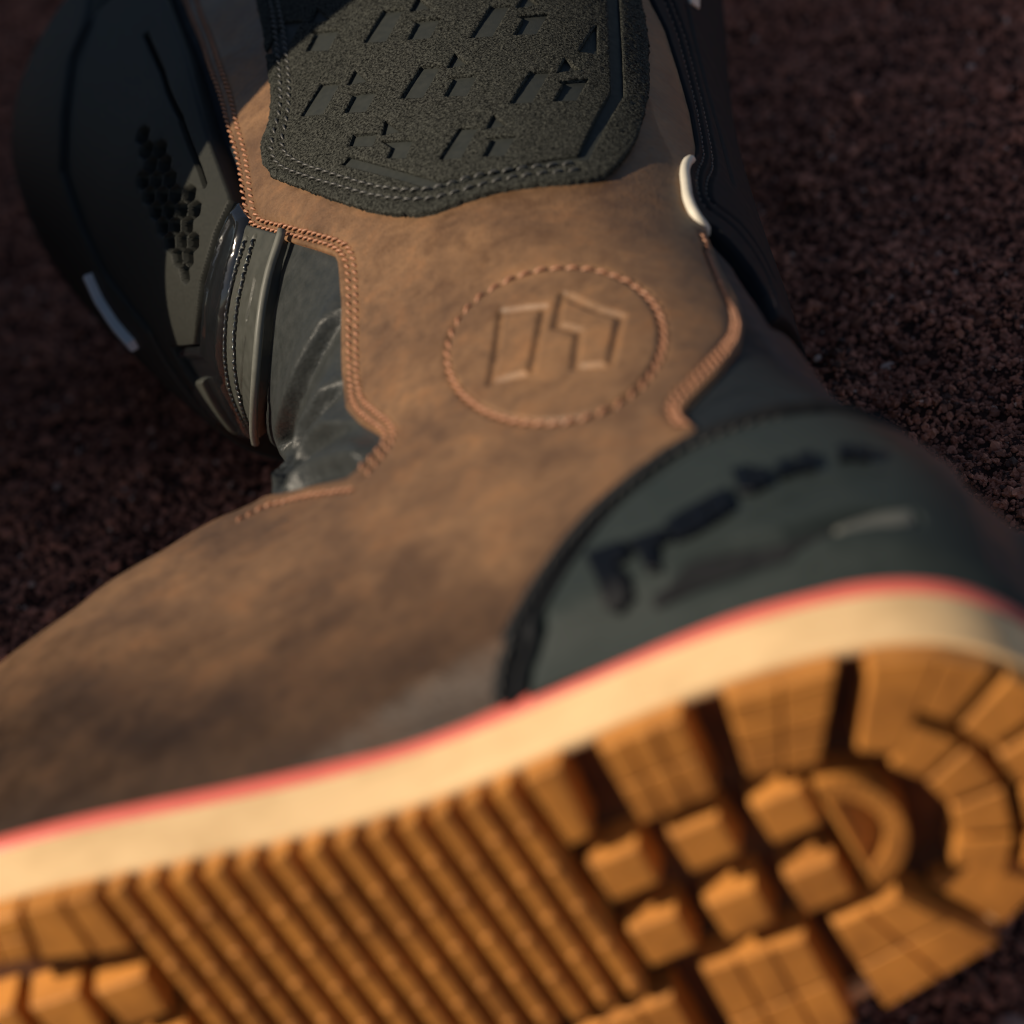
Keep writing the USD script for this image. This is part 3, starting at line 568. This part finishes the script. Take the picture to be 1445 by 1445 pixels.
def loft(levels, caps=True):
    n = len(OUT); V = np.vstack([np.c_[(OUT + ON * o)[:, 0], np.full(n, v), (OUT + ON * o)[:, 1]] for v, o in levels]); F = []
    for i in range(len(levels) - 1):
        a = np.arange(n) + i * n; b = np.roll(np.arange(n), -1) + i * n; F += [np.c_[a, b, b + n], np.c_[a, b + n, a + n]]
    side = trimesh.Trimesh(curl(V), np.vstack(F), process=False)
    o_ = side.triangles_center[:, [0, 2]] - np.array([-6, 1.2]); bad = (side.face_normals[:, [0, 2]] * o_).sum(1).mean() < 0
    if bad: side.invert()
    ms_ = [side]
    for i, up in ((0, -1), (len(levels) - 1, 1)):
        q, f = triangulate(clean(Polygon(OUT + ON * levels[i][1])), 1.2, .3); c = trimesh.Trimesh(curl(np.c_[q[:, 0], np.full(len(q), levels[i][0]), q[:, 1]]), f, process=False)
        sg = up * np.sign(levels[-1][0] - levels[0][0]); fl = c.face_normals[:, 1] * sg < 0; f2 = np.array(c.faces); f2[fl] = f2[fl][:, ::-1]; ms_.append(trimesh.Trimesh(c.vertices, f2, process=False))
    m = cat(ms_); m.apply_scale(CM); return m
ms = part('midsole', loft([(.90, -.24), (.60, -.20), (.56, -.15), (.55, -.03), (.59, .045), (.97, .05), (1.3, .05), (1.85, .03), (1.98, -.02), (2.02, -.12)]), CREAM, BT, smooth=40, label='cream gum midsole wall')
part('welt_stripe', loft([(1.95, -.10), (1.97, -.02), (2.06, .06), (2.30, .06), (2.42, .0), (2.47, -.14), (2.47, -.7)]), RED, ms, smooth=40, label='red stripe around the top of the midsole')
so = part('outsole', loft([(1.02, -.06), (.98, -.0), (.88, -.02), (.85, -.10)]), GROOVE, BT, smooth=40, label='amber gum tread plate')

import manifold3d as m3
def hull(points): 
    h = trimesh.convex.convex_hull(np.asarray(points)); return h
def lug_cell(q, top=0.0, bot=.90, ch=.07, flare=.05):
    """one convex tread block from its (u, w) outline; rounded edges on the ground face"""
    q = Polygon(q).convex_hull; pts = []
    for v, o in ((bot, flare), (top + ch, 0.0), (top + ch * .3, -ch * .35), (top, -ch)):
        g = q.buffer(o, join_style='round', quad_segs=2) if o else q.buffer(-.03).buffer(.03, quad_segs=2)
        g = g.intersection(OUTP.buffer(-.10 if v > .5 else .04))
        if g.is_empty: continue
        c = np.array(g.exterior.coords)[:-1]; pts.append(np.c_[c[:, 0], np.full(len(c), v), c[:, 1]])
    return hull(np.vstack(pts))
def bil(q, a, b): q = np.asarray(q, float); return (1 - a) * (1 - b) * q[0] + a * (1 - b) * q[1] + a * b * q[2] + (1 - a) * b * q[3]
def quad_lug(q, nx=1, ny=1, gap=.05, top=0.0, split=.09):
    ms_ = [lug_cell(q, top + (split if nx * ny > 1 else 0))]
    if nx * ny > 1:
        for i in range(nx):
            for j in range(ny):
                a0, a1, b0, b1 = i / nx, (i + 1) / nx, j / ny, (j + 1) / ny
                c = Polygon([bil(q, a0, b0), bil(q, a1, b0), bil(q, a1, b1), bil(q, a0, b1)]).buffer(-gap / 2 if True else 0)
                if not c.is_empty: ms_.append(lug_cell(np.array(c.exterior.coords)[:-1], top, split + .1 + top, ch=.05, flare=0))
    return cat(ms_)
def add_lug(name, mesh, **kw):
    mesh.vertices = curl(mesh.vertices); mesh.apply_scale(CM); return part(name, mesh, GUM, so, smooth=35, **kw)
def edge_w(u): 
    l = LineString([(u, 1.0), (u, 9)]).intersection(OUTP.exterior); return l.y if l.geom_type == 'Point' else max(g.y for g in l.geoms)
def edge_w2(u):
    l = LineString([(u, 1.0), (u, -9)]).intersection(OUTP.exterior); return l.y if l.geom_type == 'Point' else min(g.y for g in l.geoms)
# ribs across the waist
pitch = .578; u_r = [-.93 - .29 - pitch * i for i in range(13)]
for i, u in enumerate(u_r):
    w1, w0 = edge_w(u) + .02, -.22
    prof = [(-.205, .90), (-.180, .10), (-.14, .03), (-.07, 0), (.07, 0), (.14, .03), (.180, .10), (.205, .90)]
    prs = np.array([(u + a, b) for a, b in prof]); pts = []
    for w_, s in ((w0, .75), (w0 + .12, 1.0), (w1 - .10, 1.0), (w1, .92)):
        pts.append(np.c_[u + (prs[:, 0] - u) * s, np.where(prs[:, 1] < .3, prs[:, 1] + (1 - s) * .25, prs[:, 1]), np.where(prs[:, 1] > .4, np.minimum(w_, w1 - .14), w_)])
    body = hull(np.vstack(pts)); nubs = []
    for w_ in np.arange(w1 - .95 - .28 * ((i * 2) % 3 == 1), w0 + .3, -.98):
        s = trimesh.creation.icosphere(2, 1.0); s.vertices = s.vertices * [.12, .055, .115] + [u, .0, w_]; nubs.append(s)
    add_lug('rib', cat([body] + nubs))
# heel: inner-edge lugs, six blocks, D insert, arched lugs, outer-edge lugs
W = lambda u: edge_w(u) + .03
add_lug('edge_lug', quad_lug([(-.78, W(-.78)), (-.12, W(-.12)), (-.30, 3.42), (-.74, 3.40)]))
add_lug('edge_lug', quad_lug([(.60, W(.6)), (2.12, W(2.12)), (1.95, 3.24), (.52, 3.24)], 3, 2))
add_lug('edge_lug', quad_lug([(2.90, W(2.9)), (4.80, W(4.8)), (3.72, 2.98), (2.56, 3.30)], 2, 3))
for c in ((-.23, 2.40), (1.27, 2.34), (2.79, 2.25), (-.28, .75), (1.15, .65), (2.65, .59)):
    c = np.array(c) + rng.normal(0, .015, 2); h = .47
    add_lug('heel_block', cat([lug_cell([(c[0] - h, c[1] + h), (c[0] + h, c[1] + h * .97), (c[0] + h, c[1] - h), (c[0] - h * .98, c[1] - h)], 0, .90, .10, .06)]))
a = np.radians(np.linspace(90, -90, 19)); cD = np.array([3.46, 1.40])
rimD = [lug_cell([cD + [r0 * np.cos(t0), r0 * 1.2 * np.sin(t0)], cD + [r1 * np.cos(t0), r1 * 1.2 * np.sin(t0)], cD + [r1 * np.cos(t1), r1 * 1.2 * np.sin(t1)], cD + [r0 * np.cos(t1), r0 * 1.2 * np.sin(t1)]], 0, .90, .05, 0)
        for r0, r1 in ((.68, 1.05),) for t0, t1 in zip(np.radians(np.linspace(-90, 90, 19)[:-1] - .8), np.radians(np.linspace(-90, 90, 19)[1:] + .8))]
aD = np.radians(np.linspace(-90, 90, 21)); slope = np.c_[cD[0] + .72 * np.cos(aD), .04 + .62 * np.cos(aD), cD[1] + .72 * 1.2 * np.sin(aD)]; slope2 = slope.copy(); slope2[:, 1] = .9
edgeD = lug_cell([cD + [-.02, 1.26], cD + [.16, 1.22], cD + [.16, -1.22], cD + [-.02, -1.26]], 0, .90, .08, .04)
add_lug('heel_insert', cat([hull(np.vstack([slope, slope2])), edgeD] + rimD))
def polar(r, deg, k=1.0): t = math.radians(deg); return (3.5 + r * math.cos(t), 1.15 + r * k * math.sin(t))
for t0, t1 in ((45, 25), (21.5, 2), (-1.5, -21), (-24.5, -42)):
    add_lug('arch_lug', quad_lug([polar(2.72, t0), polar(2.72, t1), polar(1.78, t1), polar(1.78, t0)], 1, 1))
def outer(deg, inset=0.0):
    t = math.radians(deg); o = np.array([3.5, 1.15]); d = np.array([math.cos(t), math.sin(t)])
    l = LineString([o, o + 12 * d]).intersection(OUTP.exterior); p = np.array(l.coords[0] if l.geom_type == 'Point' else l.geoms[0].coords[0]); return p + d * (.03 - inset)
q3 = [(5.35, W(5.35)), (6.35, edge_w(6.35) + .03), (4.98, 2.55), (4.40, 2.95)]
add_lug('edge_lug', quad_lug(q3, 1, 1))
for t0, t1 in ((45, 33), (29, 16), (12, -2), (-6, -20), (-24, -37)):
    add_lug('edge_lug', quad_lug([outer(t0), outer(t1), polar(2.98, t1), polar(2.98, t0)], 1, 1))
E2 = lambda u: edge_w2(u) - .03
add_lug('edge_lug', lug_cell([outer(-38.5), (5.0, E2(5.0)), (4.2, -.55), polar(2.75, -40)], .38, .90, .05, 0), label='low tread ledge in the gap at the heel')
add_lug('edge_lug', quad_lug([(2.44, -.30), (3.72, -.26), (4.86, E2(4.86)), (2.46, E2(2.46))], 2, 2))
add_lug('edge_lug', quad_lug([(-.02, -.20), (1.92, -.34), (1.84, E2(1.84)), (-.20, E2(-.20))], 3, 2))
for u0, u1 in ((-2.75, -.72), (-5.1, -3.3), (-7.6, -5.7)):
    add_lug('edge_lug', quad_lug([(u0, -.50), (u1, -.50), (u1 - .1, E2(u1)), (u0, E2(u0))], 3, 2))
# forefoot
add_lug('edge_lug', quad_lug([(-9.10, W(-9.1)), (-8.55, W(-8.55)), (-8.58, 4.86), (-9.20, 4.98)]))
add_lug('edge_lug', quad_lug([(-9.85, W(-9.85)), (-9.18, W(-9.18)), (-9.28, 5.02), (-10.2, 5.30)]))
add_lug('edge_lug', quad_lug([(-11.2, W(-11.2)), (-9.97, W(-9.97)), (-10.32, 5.36), (-11.5, 5.6)], 2, 2))
for r_i, wb in enumerate((3.75, 2.35, .95, -.45)):
    for c_i in range(6):
        uu = -9.27 - 1.32 * c_i; ww = wb + .12 * c_i
        if ww < edge_w(uu) - 1.6 and ww > edge_w2(uu) + 1.2:
            add_lug('forefoot_block', lug_cell([(uu - .52, ww + .50), (uu + .52, ww + .50), (uu + .46, ww - .5), (uu - .46, ww - .5)], 0, .90, .10, .06))

# ================================================================== granules on the soil
def grain_mesh(seed, sub=1):
    m = trimesh.creation.icosphere(sub, 1.0); r = np.random.default_rng(seed); m.vertices = m.vertices * (1 + r.normal(0, .22, (len(m.vertices), 1))) * r.uniform(.6, 1.1, 3); return m
def gpx(p):
    D = rays([p])[0] @ R_BG.T; return eye_g + D * (-eye_g[2] / D[2])
for p_, r__, seed, lab, c_ in (((1424, 1446), (.0046, .0036, .0030), 3, 'pale pink pebble on the soil at the bottom right corner', PEBBLE), ((1247, 499), (.0022, .0011, .0009), 5, 'small pale elongated chip on the dark soil right of the ankle', GRAIN[2]),
                           ((1378, 745), (.0014, .0012, .0011), 8, 'tiny tan pebble on the soil beside the heel cup', GRAIN[2])):
    m_ = trimesh.creation.icosphere(3, 1.0); v_ = m_.vertices; m_.vertices = v_ * (1 + .35 * (meshkit.fbm(v_ * 1.3 + seed, 3, seed)[:, None] - .5)) * np.array(r__)
    pb = usdkit.mesh(stage, path_of('pebble'), m_, c_, smooth=True); w_ = gpx(p_); pb.AddTranslateOp().Set(Gf.Vec3d(float(w_[0]), float(w_[1]), float(ground_h(w_[:1], w_[1:2])[0] - .004 + r__[2] * .7))); pb.AddRotateZOp().Set(35.0 * seed)
    tag(pb.GetPrim(), label=lab, category='pebble')
pi = UsdGeom.PointInstancer.Define(stage, '/World/soil_granules'); tag(pi.GetPrim(), kind='stuff', label='loose dark maroon soil granules', category='soil')
protos = []
for i in range(8):
    mm = usdkit.mesh(stage, f'/World/soil_granules/granule_{i + 1:03d}', grain_mesh(i), GRAIN[[0, 0, 1, 1, 2, 3, 0, 3][i]], smooth=False); protos.append(mm.GetPath())
pi.CreatePrototypesRel().SetTargets(protos)
N = 420000
lf = rng.random(N) < .45
gx_ = np.where(lf, rng.uniform(-.36, -.06, N), rng.uniform(-.02, .24, N)); gy_ = np.where(lf, rng.uniform(.16, .86, N), rng.uniform(-.16, .68, N))
size = np.clip(rng.lognormal(math.log(.00049), .45, N), .00025, .0024)
gz_ = ground_h(gx_, gy_) - .004 + size * .25
kind = rng.choice(8, N, p=[.2, .18, .2, .14, .022, .1, .098, .06]); size = np.where(kind == 4, np.clip(size, .0003, .0018), size)
q = rng.normal(size=(N, 4)); q /= np.linalg.norm(q, axis=1, keepdims=True)
pi.CreatePositionsAttr(Vt.Vec3fArray.FromNumpy(np.c_[gx_, gy_, gz_].astype(np.float32)))
pi.CreateScalesAttr(Vt.Vec3fArray.FromNumpy(np.repeat(size[:, None], 3, 1).astype(np.float32)))
pi.CreateOrientationsAttr(Vt.QuathArray([Gf.Quath(float(a), float(b), float(c), float(d)) for a, b, c, d in q]))
pi.CreateProtoIndicesAttr(Vt.IntArray.FromNumpy(kind.astype(np.int32)))

# ================================================================== added bag, unseen left of the frame, placed to shade the shin and soil
BAG = plain('black_bag_fabric', (.018, .018, .019), .85, (.026, .026, .027), 40, bump=.5, bscale=900, bdist=.001)
bag = UsdGeom.Xform.Define(stage, '/World/added_shade_bag'); bag.AddTranslateOp().Set(Gf.Vec3d(-.46, .46, 0)); bag.AddRotateZOp().Set(45.0)
tag(bag.GetPrim(), label='added black fabric bag, unseen left of the boot, placed to shade its shin and the soil', category='bag')
bm = trimesh.creation.icosphere(5, 1.0); n_ = bm.vertices; q_ = (np.abs(n_) ** 4).sum(1, keepdims=True) ** .25
bm.vertices = n_ / q_ * [.08, .32, .24] + [0, 0, .24]; bm.vertices += .006 * (meshkit.fbm(bm.vertices * 14, 3, 2)[:, None] - .5) * n_
part('shade_bag_body', bm, BAG, bag.GetPrim(), smooth=True)
for sx in (-.03, .03):
    t_ = np.linspace(0, np.pi, 24); hp = np.c_[np.full(24, sx), .11 * np.cos(t_), .465 + .11 * np.sin(t_) ** .8]
    part('handle', capsule_path(hp, .009, 8, np.tile([1., 0, 0], (24, 1))), BAG, bag.GetPrim(), smooth=True)
part('zip', capsule_path(np.c_[np.zeros(30), np.linspace(-.2, .2, 30), .478 + 0 * np.linspace(0, 1, 30) - .25 * np.linspace(-.2, .2, 30) ** 4 * 10], .006, 6, np.tile([1., 0, 0], (30, 1))), GLOSS, bag.GetPrim(), smooth=True)
